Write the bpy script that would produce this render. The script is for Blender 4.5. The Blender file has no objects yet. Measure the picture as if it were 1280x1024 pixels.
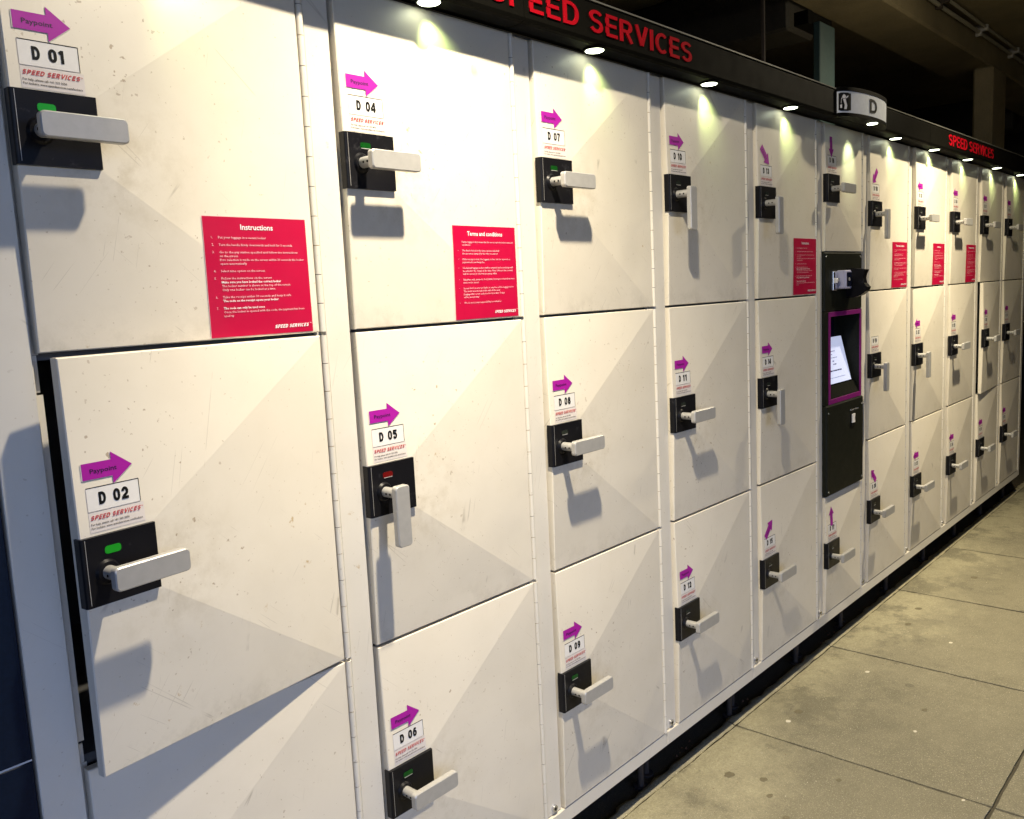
import bpy, math, random
from mathutils import Vector, Matrix, noise as mnoise
random.seed(7)
R = math.radians
C = bpy.data.collections.new('scene'); bpy.context.scene.collection.children.link(C)
S = bpy.context.scene
ZG = 0.77                                   # ground is 0.77 below the lower edge of the middle row of doors

# ------------------------------------------------------------------ camera
cam = bpy.data.objects.new('camera', bpy.data.cameras.new('camera')); C.objects.link(cam)
right = Vector((0.66662143, -0.74382852, -0.04832198)); up = Vector((0.1285255, 0.05084461, 0.99040195)); fwd = Vector((0.7342323, 0.66643377, -0.12949504))
M4 = Matrix.Identity(4)
for i in range(3):
    M4[i][0] = right[i]; M4[i][1] = up[i]; M4[i][2] = -fwd[i]
M4[0][3], M4[1][3], M4[2][3] = -0.45629433, -1.26986137, 0.6496096 + ZG
cam.matrix_world = M4
cam.data.sensor_width = 36; cam.data.lens = 1087.27 * 36 / 1280
cam.data.clip_start = 0.02; cam.data.clip_end = 400
S.camera = cam

# ------------------------------------------------------------------ world (dusk sky outside the covered passage)
W = bpy.data.worlds.new('World'); S.world = W; W.use_nodes = True
nt = W.node_tree; bg = nt.nodes['Background']
sky = nt.nodes.new('ShaderNodeTexSky'); sky.sky_type = 'NISHITA'; sky.sun_disc = False
sky.sun_elevation = R(28); sky.sun_rotation = R(200)
tint = nt.nodes.new('ShaderNodeMix'); tint.data_type = 'RGBA'; tint.blend_type = 'MULTIPLY'; tint.inputs[0].default_value = 1.0
tint.inputs[7].default_value = (0.48, 0.72, 1.50, 1)          # evening blue
nt.links.new(sky.outputs[0], tint.inputs[6]); nt.links.new(tint.outputs[2], bg.inputs[0]); bg.inputs[1].default_value = 0.15

# ------------------------------------------------------------------ lamps
LAMPS = [(0.63, -0.62, 1.93), (3.72, -0.62, 1.93)]
def lamp(name, kind, loc, energy, color, radius, target=None, angle=160, blend=0.6):
    d = bpy.data.lights.new(name, kind); d.energy = energy; d.color = color; d.shadow_soft_size = radius
    o = bpy.data.objects.new(name, d); C.objects.link(o); o.location = (loc[0], loc[1], loc[2] + ZG)
    if kind == 'SPOT':
        d.spot_size = R(angle); d.spot_blend = blend
        v = Vector(target) - Vector(loc); o.rotation_euler = v.to_track_quat('-Z', 'Y').to_euler()
    return o
lamp('lamp_light', 'SPOT', LAMPS[0], 325, (1.0, 0.87, 0.65), 0.03, (0.93, -0.48, 0), 93, 1.0)
lamp('lamp_light', 'SPOT', LAMPS[0], 102, (1.0, 0.88, 0.69), 0.03, (0.95, -0.40, 0), 150, 0.5)
lamp('lamp_light', 'POINT', LAMPS[0], 9, (1.0, 0.88, 0.69), 0.03)
lamp('lamp_light', 'SPOT', LAMPS[1], 290, (1.0, 0.86, 0.60), 0.03, (3.85, -0.48, 0), 93, 1.0)
lamp('lamp_light', 'SPOT', LAMPS[1], 92, (1.0, 0.86, 0.60), 0.03, (3.80, -0.40, 0), 150, 0.5)
lamp('lamp_light', 'POINT', LAMPS[1], 22, (1.0, 0.86, 0.60), 0.03)

V = S.view_settings; V.view_transform = 'Standard'; V.look = 'None'; V.gamma = 1; V.use_curve_mapping = False; V.exposure = 0.0
S.render.engine = 'CYCLES'; S.render.resolution_x = 1024; S.render.resolution_y = 819

# ------------------------------------------------------------------ materials
class NT:
    def __init__(s, name):
        s.m = bpy.data.materials.new(name); s.m.use_nodes = True; s.t = s.m.node_tree
        s.b = s.t.nodes['Principled BSDF']; s.pos = None
    def n(s, t, **k):
        x = s.t.nodes.new(t)
        for a, v in k.items(): setattr(x, a, v)
        return x
    def l(s, a, b): s.t.links.new(a, b)
    def P(s):
        if not s.pos: s.pos = s.n('ShaderNodeNewGeometry').outputs['Position']
        return s.pos
    def noise(s, scale, detail=4, rough=0.55, vec=None, scl=None, rot=None, loc=None):
        v = vec or s.P()
        if scl or rot or loc:
            mp = s.n('ShaderNodeMapping'); s.l(v, mp.inputs[0])
            if loc: mp.inputs[1].default_value = loc
            if rot: mp.inputs[2].default_value = rot
            if scl: mp.inputs[3].default_value = scl
            v = mp.outputs[0]
        x = s.n('ShaderNodeTexNoise'); s.l(v, x.inputs['Vector'])
        x.inputs['Scale'].default_value = scale; x.inputs['Detail'].default_value = detail; x.inputs['Roughness'].default_value = rough
        return x.outputs['Fac']
    def ramp(s, f, stops):
        x = s.n('ShaderNodeValToRGB'); s.l(f, x.inputs[0]); e = x.color_ramp.elements
        while len(e) < len(stops): e.new(0.5)
        for i, (p, c) in enumerate(stops):
            e[i].position = p; e[i].color = (c, c, c, 1) if isinstance(c, (int, float)) else (*c, 1)
        return x.outputs[0]
    def math(s, op, a, b=None, clamp=False):
        x = s.n('ShaderNodeMath', operation=op, use_clamp=clamp)
        for i, v in enumerate((a, b)):
            if v is None: continue
            if isinstance(v, (int, float)): x.inputs[i].default_value = v
            else: s.l(v, x.inputs[i])
        return x.outputs[0]
    def mix(s, f, a, b, mode='MIX'):
        x = s.n('ShaderNodeMix', data_type='RGBA', blend_type=mode)
        for i, v in ((0, f), (6, a), (7, b)):
            if isinstance(v, (int, float)): x.inputs[i].default_value = v
            elif isinstance(v, tuple): x.inputs[i].default_value = (*v, 1)
            else: s.l(v, x.inputs[i])
        return x.outputs[2]
    def bump(s, h, strength, dist=0.01):
        x = s.n('ShaderNodeBump'); x.inputs['Strength'].default_value = strength; x.inputs['Distance'].default_value = dist
        s.l(h, x.inputs['Height']); s.l(x.outputs[0], s.b.inputs['Normal'])
    def col(s, c):
        if isinstance(c, tuple): s.b.inputs['Base Color'].default_value = (*c, 1)
        else: s.l(c, s.b.inputs['Base Color'])
    def rough(s, r):
        if isinstance(r, (int, float)): s.b.inputs['Roughness'].default_value = r
        else: s.l(r, s.b.inputs['Roughness'])

def plain(name, c, rough=0.5, metal=0.0, emit=0, ecol=None, var=0.12, vs=60, spec=None):
    m = NT(name)
    f = m.noise(vs, 3)
    m.col(m.mix(f, tuple(x * (1 - var) for x in c), tuple(min(1, x * (1 + var)) for x in c)))
    m.rough(m.math('ADD', m.math('MULTIPLY', m.noise(vs * 0.3, 3), 0.2), rough - 0.1))
    m.b.inputs['Metallic'].default_value = metal
    if max(c) < 0.03: m.b.inputs['Specular IOR Level'].default_value = 0.15
    if spec is not None: m.b.inputs['Specular IOR Level'].default_value = spec
    if emit:
        m.b.inputs['Emission Color'].default_value = (*(ecol or c), 1); m.b.inputs['Emission Strength'].default_value = emit
    return m.m

def painted(name, base, wear=1.0, grime=False):
    m = NT(name)
    big = m.noise(1.6, 3); c = m.mix(m.ramp(big, [(0.35, 0), (0.7, 1)]), base, tuple(x * y for x, y in zip(base, (0.955, 0.945, 0.92))))
    # grubby film
    film = m.ramp(m.noise(9, 6, 0.65), [(0.45, 0), (0.75, 1)])
    c = m.mix(m.math('MULTIPLY', film, 0.10), c, (0.42, 0.36, 0.24))
    mask = m.ramp(m.noise(4.3, 2, 0.5, loc=(3, 1, 7)), [(0.46, 0), (0.62, 1)])
    # dark chips and specks
    sp = m.ramp(m.noise(95, 2, 0.5, loc=(5, 0, 2)), [(0.705, 0), (0.74, 1)])
    c = m.mix(m.math('MULTIPLY', m.math('MULTIPLY', sp, mask), 0.62 * wear), c, (0.24, 0.15, 0.07))
    sp2 = m.ramp(m.noise(150, 2, 0.5, loc=(1, 4, 2)), [(0.715, 0), (0.75, 1)])
    c = m.mix(m.math('MULTIPLY', sp2, 0.45 * wear), c, (0.30, 0.22, 0.11))
    # small yellow rust marks
    ru = m.ramp(m.noise(46, 5, 0.7, loc=(9, 2, 5)), [(0.655, 0), (0.72, 1)])
    mask2 = m.ramp(m.noise(3.1, 2, 0.5, loc=(0, 0, 3)), [(0.5, 0), (0.64, 1)])
    c = m.mix(m.math('MULTIPLY', m.math('MULTIPLY', ru, mask2), 0.75 * wear), c, (0.42, 0.27, 0.07))
    # scratches in three directions
    scr = None
    for k, (ang, off, sc) in enumerate(((0.9, 0, 5), (-0.75, 5, 6), (1.35, 9, 5))):
        rm = m.n('ShaderNodeMapping'); m.l(m.P(), rm.inputs[0]); rm.inputs[2].default_value = (0, ang, 0)
        f = m.noise(sc, 0.0, 0.5, vec=rm.outputs[0], scl=(0.10, 1, 5.0), loc=(off, 0, off))
        line = m.ramp(m.math('ABSOLUTE', m.math('SUBTRACT', f, 0.5)), [(0.0, 1), (0.0045, 0)])
        mk = m.ramp(m.noise(9 + 2 * k, 2, 0.5, loc=(off + 2, 3, 1)), [(0.60, 0), (0.65, 1)])
        q = m.math('MULTIPLY', line, mk)
        scr = q if scr is None else m.math('MAXIMUM', scr, q)
    c = m.mix(m.math('MULTIPLY', scr, 0.5 * wear), c, (0.30, 0.26, 0.20))
    if grime:                                             # hands round the handle, shoes and bags along the lower edge
        tc = m.n('ShaderNodeTexCoord').outputs['Object']; d = m.n('ShaderNodeVectorMath', operation='DISTANCE'); m.l(tc, d.inputs[0]); d.inputs[1].default_value = (-0.33, 0, 0.265)
        x = m.n('ShaderNodeMapRange'); m.l(d.outputs['Value'], x.inputs[0]); x.inputs[1].default_value = 0.15; x.inputs[2].default_value = 0.02
        g1 = m.math('MULTIPLY', x.outputs[0], m.ramp(m.noise(26, 6, 0.7, loc=(2, 2, 8)), [(0.44, 0), (0.66, 1)]))
        c = m.mix(m.math('MULTIPLY', g1, 0.34), c, (0.36, 0.29, 0.16))
        sp = m.n('ShaderNodeSeparateXYZ'); m.l(tc, sp.inputs[0])
        x = m.n('ShaderNodeMapRange'); m.l(sp.outputs[2], x.inputs[0]); x.inputs[1].default_value = 0.07; x.inputs[2].default_value = 0.0
        g2 = m.math('MULTIPLY', x.outputs[0], m.ramp(m.noise(17, 5, 0.7, loc=(6, 1, 8)), [(0.48, 0), (0.64, 1)]))
        c = m.mix(m.math('MULTIPLY', g2, 0.26), c, (0.30, 0.26, 0.18))
    m.col(c)
    m.rough(m.math('ADD', m.math('MULTIPLY', m.noise(12, 4), 0.22), 0.30))
    h = m.math('ADD', m.math('MULTIPLY', m.noise(2.6, 2), 1.0), m.math('MULTIPLY', m.noise(420, 2), 0.0035))
    m.bump(h, 0.35, 0.02)
    return m.m

def concrete(name, base, dark=0.5, spots=True, scale=1.0):
    m = NT(name)
    a = m.noise(1.1 * scale, 5, 0.6); b = m.noise(7 * scale, 6, 0.7); g = m.noise(240, 2, 0.5)
    c = m.mix(m.ramp(a, [(0.3, 0), (0.7, 1)]), tuple(x * dark for x in base), base)
    c = m.mix(m.math('MULTIPLY', m.ramp(b, [(0.4, 0), (0.68, 1)]), 0.45), c, tuple(x * 0.62 for x in base))
    c = m.mix(m.ramp(g, [(0.62, 0), (0.72, 0.65)]), c, tuple(min(1, x * 2.3) for x in base))
    c = m.mix(m.ramp(m.noise(170, 2, 0.5, loc=(2, 2, 2)), [(0.62, 0), (0.70, 0.5)]), c, tuple(x * 0.35 for x in base))
    if spots:
        vo = m.n('ShaderNodeTexVoronoi'); m.l(m.P(), vo.inputs['Vector']); vo.inputs['Scale'].default_value = 7.0; vo.inputs['Randomness'].default_value = 1
        d = m.math('ADD', vo.outputs['Distance'], m.math('MULTIPLY', m.noise(40, 3), 0.10))
        sm = m.ramp(d, [(0.13, 1), (0.17, 0)])
        c = m.mix(m.math('MULTIPLY', m.math('MULTIPLY', sm, m.ramp(m.noise(2.3, 1), [(0.5, 0), (0.6, 1)])), 0.6), c, tuple(x * 0.3 for x in base))
    if spots:
        sep = m.n('ShaderNodeSeparateXYZ'); m.l(m.P(), sep.inputs[0])
        wob = m.math('MULTIPLY', m.math('SUBTRACT', m.noise(2.6, 5, 0.65, loc=(4, 8, 1)), 0.5), 0.85)
        yy = m.math('ADD', sep.outputs[1], wob)
        # pale band that nobody walks on, then a grubby edge to it, then the olive trodden middle
        pale = m.ramp(yy, [(0.0, 0), (0.001, 0)]); x = m.n('ShaderNodeMapRange'); m.l(yy, x.inputs[0]); x.inputs[1].default_value = -0.26; x.inputs[2].default_value = -0.04; pale = x.outputs[0]
        c = m.mix(m.math('MULTIPLY', pale, 0.85), c, tuple(min(1, p * q) for p, q in zip(base, (1.55, 1.55, 1.5))))
        dirt = m.ramp(m.noise(4.6, 7, 0.72, loc=(1, 3, 6)), [(0.52, 0), (0.60, 1)])
        x = m.n('ShaderNodeMapRange'); m.l(sep.outputs[1], x.inputs[0]); x.inputs[1].default_value = -0.55; x.inputs[2].default_value = -0.05
        c = m.mix(m.math('MULTIPLY', m.math('MULTIPLY', dirt, x.outputs[0]), 0.62), c, tuple(p * 0.38 for p in base))
        mott = m.ramp(m.noise(28, 5, 0.7, loc=(7, 3, 2)), [(0.42, 0), (0.66, 1)])
        c = m.mix(m.math('MULTIPLY', mott, 0.28), c, tuple(p * 0.55 for p in base))
        ag = m.ramp(m.noise(125, 3, 0.6, loc=(3, 9, 2)), [(0.40, 0), (0.62, 1)])
        c = m.mix(m.math('MULTIPLY', ag, 0.30), c, tuple(p * 0.55 for p in base))
        wh = m.ramp(m.noise(330, 1, 0.5, loc=(1, 2, 3)), [(0.66, 0), (0.71, 1)])
        c = m.mix(m.math('MULTIPLY', wh, 0.7), c, (0.62, 0.58, 0.46))
    m.col(c); m.rough(m.math('ADD', m.math('MULTIPLY', b, 0.3), 0.55))
    m.bump(m.math('ADD', m.math('MULTIPLY', b, 1), m.math('MULTIPLY', g, 0.5)), 0.7, 0.006)
    return m.m

PAINT = painted('white_locker_paint', (0.765, 0.715, 0.61), grime=True)
PAINT2 = painted('white_frame_paint', (0.73, 0.695, 0.615), 0.7)
INNER = plain('shaded_inside_metal', (0.10, 0.10, 0.10), 0.6)  # white-painted metal coloured dark: shade of the unlit inside is in the colour
_m = NT('black_lock_plastic'); _sm = _m.ramp(_m.noise(38, 6, 0.75), [(0.60, 0), (0.74, 1)])
_m.col(_m.mix(_m.math('MULTIPLY', _sm, 0.35), (0.006, 0.006, 0.008), (0.10, 0.10, 0.11))); _m.rough(_m.math('ADD', _m.math('MULTIPLY', _m.noise(20, 5), 0.35), 0.2)); _m.b.inputs['Specular IOR Level'].default_value = 0.2
BLACKP = _m.m
BLACKM = plain('black_header_metal', (0.0035, 0.0033, 0.0025), 0.6, spec=0.04)
KBLACK = plain('pay_station_black', (0.012, 0.013, 0.009), 0.5, var=0.5, vs=90)
RUBBER = plain('dark_gasket', (0.01, 0.01, 0.01), 0.8)
ZINC = plain('satin_metal', (0.45, 0.445, 0.43), 0.38, 0.3)
STEEL = plain('polished_steel', (0.65, 0.66, 0.70), 0.22, 0.9)
MAGK = plain('magenta_frame_paint', (0.20, 0.004, 0.15), 0.5)
MAG = plain('magenta_print', (0.36, 0.001, 0.31), 0.6, var=0.06)
MAGTXT = plain('dark_purple_ink', (0.02, 0.0, 0.03), 0.6)
RED = plain('red_poster_print', (0.46, 0.001, 0.042), 0.42, var=0.05)
REDL = plain('red_letter_acrylic', (0.27, 0.001, 0.007), 0.6, spec=0.08, var=0.08)
REDI = plain('red_ink', (0.50, 0.06, 0.06), 0.6)
WHITEI = plain('white_print', (0.82, 0.80, 0.80), 0.5)
PINKI = plain('pale_pink_print', (0.80, 0.50, 0.54), 0.5)
CARD = plain('white_number_card', (0.80, 0.78, 0.74), 0.35, var=0.05, vs=90)
LABEL = plain('clear_label_film', (0.74, 0.68, 0.63), 0.3, var=0.05)
INK = plain('black_ink', (0.01, 0.01, 0.01), 0.5)
GREEN = plain('green_indicator', (0.005, 0.20, 0.01), 0.3, emit=0.09, ecol=(0.02, 0.9, 0.03))
GREEND = plain('dim_green_indicator', (0.002, 0.05, 0.005), 0.3, emit=0.015, ecol=(0.02, 0.9, 0.05))
REDD = plain('red_indicator', (0.08, 0.002, 0.002), 0.3, emit=0.08, ecol=(0.9, 0.02, 0.02))
OFF = plain('unlit_indicator', (0.02, 0.025, 0.02), 0.2)
LENS = plain('lit_downlight_lens', (0.9, 0.95, 0.8), 0.3, emit=9, ecol=(0.93, 1.0, 0.72))
LENSW = plain('lit_flood_lens', (0.9, 0.9, 0.85), 0.3, emit=6, ecol=(1, 0.92, 0.75))
SIGNW = plain('white_sign_face', (0.60, 0.64, 0.72), 0.4)
TRIM = plain('dull_edge_trim', (0.10, 0.10, 0.09), 0.4)
TEAL = plain('teal_painted_steel', (0.014, 0.04, 0.042), 0.6, var=0.3, vs=120)
NAVY = plain('navy_wall_panel', (0.003, 0.008, 0.022), 0.5, var=0.35, vs=160)
GLINT = plain('painted_joint_glint', (0.62, 0.62, 0.62), 0.6)
RUST = plain('rusty_leg_metal', (0.035, 0.026, 0.02), 0.8, var=0.4)
OCHRE = plain('yellow_rust', (0.30, 0.20, 0.06), 0.8, var=0.4, vs=200)
LEAF = plain('brown_litter', (0.16, 0.07, 0.03), 0.8)
GUM = plain('pale_chewing_gum', (0.62, 0.58, 0.47), 0.7)
DGUM = plain('dark_trodden_gum', (0.15, 0.132, 0.082), 0.75, var=0.45, vs=120)
PIPE = plain('galvanised_conduit', (0.34, 0.33, 0.27), 0.5, 0.3)
SLAB = concrete('paving_concrete', (0.265, 0.245, 0.168), 0.75)
MORT = concrete('mortar_strip', (0.44, 0.40, 0.26), 0.6, False, 6)
GRIT = concrete('joint_grit', (0.085, 0.075, 0.05), 0.5, False)
CONC = concrete('ceiling_concrete', (0.24, 0.20, 0.115), 0.4, False)
CONCD = concrete('shade_dark_concrete', (0.035, 0.032, 0.025), 0.5, False)  # darker concrete copy: shade of the unlit space behind put into the colour
SCREEN = plain('lit_screen', (0.5, 0.55, 0.8), 0.2, emit=0.62, ecol=(0.70, 0.76, 1.0), var=0.02)
SCRINK = plain('screen_ink', (0.05, 0.05, 0.12), 0.4)
GLASS = plain('dark_screen_glass', (0.004, 0.006, 0.02), 0.08, spec=0.6)

# ------------------------------------------------------------------ helpers
ORG = {}
def thing(name, label, cat, o, group=None):
    e = bpy.data.objects.new(name, None); C.objects.link(e); e.empty_display_size = 0.1
    e.location = (o[0], o[1], o[2] + ZG); ORG[e.name] = Vector(o)
    e['label'] = label; e['category'] = cat
    if group: e['group'] = group
    return e
def tag(o, label, cat, group=None):
    o['label'] = label; o['category'] = cat
    if group: o['group'] = group
def put(me, name, o, parent=None):
    ob = bpy.data.objects.new(name, me); C.objects.link(ob); ORG[ob.name] = Vector(o)
    if parent: ob.parent = parent; ob.location = Vector(o) - ORG[parent.name]
    else: ob.location = (o[0], o[1], o[2] + ZG)
    return ob
class MB:
    """collects polygons; coordinates are local to the object"""
    def __init__(s): s.v = []; s.f = []; s.mi = []; s.m = []; s.sm = []
    def mat(s, m):
        if m not in s.m: s.m.append(m)
        return s.m.index(m)
    def add(s, vs, fs, m, smooth=False):
        k = len(s.v); s.v += [tuple(v) for v in vs]; i = s.mat(m)
        for f in fs: s.f.append([k + a for a in f]); s.mi.append(i); s.sm.append(smooth)
    def box(s, x0, y0, z0, x1, y1, z1, m, b=0.0):
        if x1 < x0: x0, x1 = x1, x0
        if y1 < y0: y0, y1 = y1, y0
        if z1 < z0: z0, z1 = z1, z0
        if b <= 0:
            vs = [(x, y, z) for x in (x0, x1) for y in (y0, y1) for z in (z0, z1)]
            s.add(vs, [(0, 1, 3, 2), (4, 6, 7, 5), (0, 4, 5, 1), (2, 3, 7, 6), (0, 2, 6, 4), (1, 5, 7, 3)], m); return
        # chamfered box: every corner split in three
        vs = []; idx = {}
        for i, x in enumerate((x0, x1)):
            for j, y in enumerate((y0, y1)):
                for k, z in enumerate((z0, z1)):
                    bx = b if i == 0 else -b; by = b if j == 0 else -b; bz = b if k == 0 else -b
                    idx[i, j, k] = len(vs)
                    vs += [(x, y + by, z + bz), (x + bx, y, z + bz), (x + bx, y + by, z)]
        A = lambda i, j, k, a: idx[i, j, k] + a
        fs = []
        for i in (0, 1): fs.append([A(i, 0, 0, 0), A(i, 0, 1, 0), A(i, 1, 1, 0), A(i, 1, 0, 0)][::(1 if i == 0 else -1)])
        for j in (0, 1): fs.append([A(0, j, 0, 1), A(1, j, 0, 1), A(1, j, 1, 1), A(0, j, 1, 1)][::(1 if j == 0 else -1)])
        for k in (0, 1): fs.append([A(0, 0, k, 2), A(0, 1, k, 2), A(1, 1, k, 2), A(1, 0, k, 2)][::(1 if k == 0 else -1)])
        for j in (0, 1):
            for k in (0, 1): fs.append([A(0, j, k, 1), A(1, j, k, 1), A(1, j, k, 2), A(0, j, k, 2)])
        for i in (0, 1):
            for k in (0, 1): fs.append([A(i, 0, k, 0), A(i, 1, k, 0), A(i, 1, k, 2), A(i, 0, k, 2)])
        for i in (0, 1):
            for j in (0, 1): fs.append([A(i, j, 0, 0), A(i, j, 1, 0), A(i, j, 1, 1), A(i, j, 0, 1)])
        for i in (0, 1):
            for j in (0, 1):
                for k in (0, 1): fs.append([A(i, j, k, 0), A(i, j, k, 1), A(i, j, k, 2)])
        s.add(vs, fs, m)
    def tube(s, p, q, r, m, n=12, r2=None, cap=True, smooth=True):
        p = Vector(p); q = Vector(q); d = (q - p).normalized()
        a = d.orthogonal().normalized(); b = d.cross(a); r2 = r if r2 is None else r2
        vs = [p + (a * math.cos(t) + b * math.sin(t)) * r for t in [2 * math.pi * i / n for i in range(n)]]
        vs += [q + (a * math.cos(t) + b * math.sin(t)) * r2 for t in [2 * math.pi * i / n for i in range(n)]]
        s.add(vs, [(i, (i + 1) % n, n + (i + 1) % n, n + i) for i in range(n)], m, smooth)
        if cap: s.add(vs, [list(range(n))[::-1], list(range(n, 2 * n))], m)
    def prism(s, poly, y0, y1, m, b=0.0):
        """poly in x,z (any winding), extruded between y0 (back) and y1 (front); b = front edge chamfer"""
        n = len(poly)
        if b > 0:
            cx = sum(p[0] for p in poly) / n; cz = sum(p[1] for p in poly) / n
            wx = max(abs(p[0] - cx) for p in poly); wz = max(abs(p[1] - cz) for p in poly)
            inn = [(cx + (p[0] - cx) * (1 - b / wx), cz + (p[1] - cz) * (1 - b / wz)) for p in poly]
            sg = 1 if y1 > y0 else -1
            rings = [(poly, y0), (poly, y1 - sg * b), (inn, y1)]
        else: rings = [(poly, y0), (poly, y1)]
        vs = []; fs = []
        for pl, y in rings: vs += [(x, y, z) for x, z in pl]
        for k in range(len(rings) - 1):
            fs += [(k * n + i, k * n + (i + 1) % n, (k + 1) * n + (i + 1) % n, (k + 1) * n + i) for i in range(n)]
        fs += [list(range(n)), list(range(len(vs) - n, len(vs)))]
        s.add(vs, fs, m)
    def mesh(s, name):
        me = bpy.data.meshes.new(name); me.from_pydata(s.v, [], s.f)
        for m in s.m: me.materials.append(m)
        me.polygons.foreach_set('material_index', s.mi); me.polygons.foreach_set('use_smooth', s.sm)
        import bmesh
        bm = bmesh.new(); bm.from_mesh(me); bmesh.ops.recalc_face_normals(bm, faces=bm.faces); bm.to_mesh(me); bm.free()
        me.update(); return me
    def put(s, name, o=(0, 0, 0), parent=None): return put(s.mesh(name), name, o, parent)

def rrect(x0, z0, x1, z1, r, n=4):
    P = []
    for cx, cz, a0 in ((x1 - r, z1 - r, 0), (x0 + r, z1 - r, 90), (x0 + r, z0 + r, 180), (x1 - r, z0 + r, 270)):
        for i in range(n + 1):
            t = R(a0 + 90 * i / n); P.append((cx + r * math.cos(t), cz + r * math.sin(t)))
    return P
_tc = {}
def glyphs(s, bold=0.0, res=2, space=1.0):
    key = (s, bold, res, space)
    if key not in _tc:
        cu = bpy.data.curves.new('t', 'FONT'); cu.body = s; cu.size = 1; cu.resolution_u = res; cu.offset = bold; cu.space_character = space
        ob = bpy.data.objects.new('t', cu); S.collection.objects.link(ob)
        bpy.context.view_layer.update()
        me = bpy.data.meshes.new_from_object(ob)
        _tc[key] = ([v.co[:2] for v in me.vertices], [list(p.vertices) for p in me.polygons])
        bpy.data.objects.remove(ob); bpy.data.curves.remove(cu); bpy.data.meshes.remove(me)
    return _tc[key]
def _arc(cx, cy, rx, ry, a0, a1, n=10):
    return [(cx + rx * math.cos(R(a0 + (a1 - a0) * i / n)), cy + ry * math.sin(R(a0 + (a1 - a0) * i / n))) for i in range(n + 1)]
def _strokes(c, t):
    """bold grotesque capitals and digits as centre lines; returns width and list of (points, closed)"""
    h = t / 2; T = 1 - h; w = 0.62; m = w / 2; q = 0.27
    if c == '0': return w, [(_arc(m, T - q, m - h, q, 0, 180) + _arc(m, h + q, m - h, q, 180, 360), True)]
    if c == '1': return 0.40, [([(0.27, 0), (0.27, 1.0)], False), ([(0.05, 0.74), (0.25, 0.91)], False)]
    if c == '2': return w, [(_arc(m, T - q, m - h, q, 175, -35) + [(h + .03, h + .10)], False), ([(0, h), (w, h)], False)]
    if c == '3': return w, [(_arc(m, T - .20, m - h - .02, .20, 165, -90), False), (_arc(m, h + .235, m - h, .235, 90, -165), False), ([(m - .06, .545), (m + .06, .545)], False)]
    if c == '4': return w + .04, [([(w - .13, 0), (w - .13, 1.0)], False), ([(w - .15, .95), (.03, .30)], False), ([(0, .27), (w + .04, .27)], False)]
    if c == '5': return w, [([(w - .03, T), (.13, T), (.09, .52)], False), (_arc(m - .01, h + .255, m - h, .25, 140, -165), False)]
    if c == '6': return w, [(_arc(m, h + .24, m - h, .24, 0, 360)[:-1], True), (_arc(m + .02, T - .34, m - h + .01, .34, 180, 45), False), ([(h, .62), (h, .3)], False)]
    if c == '7': return w, [([(0, T), (w - .02, T)], False), ([(w - h, T - .03), (m + .02, .45), (m - .06, 0)], False)]
    if c == '8': return w, [(_arc(m, T - .2, m - h - .02, .2, 0, 360)[:-1], True), (_arc(m, h + .235, m - h, .235, 0, 360)[:-1], True)]
    if c == '9': return w, [(_arc(m, T - .24, m - h, .24, 0, 360)[:-1], True), (_arc(m - .02, h + .34, m - h + .01, .34, 0, -135), False), ([(w - h, .4), (w - h, .7)], False)]
    if c == 'D': return .68, [([(h, h)] + [(h, T)] + _arc(.30, .5, .30 - h + .08, .5 - h, 90, -90, 14), True)]
    if c == 'S':
        r1 = (T - .52) / 2; r2 = (.52 - h) / 2
        return .64, [(_arc(.32, T - r1, .32 - h - .01, r1, 25, 270, 12) + _arc(.32, h + r2, .32 - h, r2, 90, -155, 12)[1:], False)]
    if c == 'P': return .62, [([(h, 0), (h, 1)], False), ([(h, T)] + _arc(.34, T - .215, .28 - h, .215, 90, -90) + [(h, T - .43)], False)]
    if c == 'R': return .66, [([(h, 0), (h, 1)], False), ([(h, T)] + _arc(.34, T - .215, .28 - h, .215, 90, -90) + [(h, T - .43)], False), ([(.30, .5), (.58, 0)], False)]
    if c == 'E': return .56, [([(h, 0), (h, 1)], False), ([(0, T), (.56, T)], False), ([(0, h), (.56, h)], False), ([(0, .51), (.50, .51)], False)]
    if c == 'V': return .66, [([(.06, 1), (.33, .07)], False), ([(.60, 1), (.33, .07)], False)]
    if c == 'I': return t, [([(h, 0), (h, 1)], False)]
    if c == 'C': return .66, [(_arc(.36, .5, .36 - h, .5 - h, 48, 312, 16), False)]
    return .30, []
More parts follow.
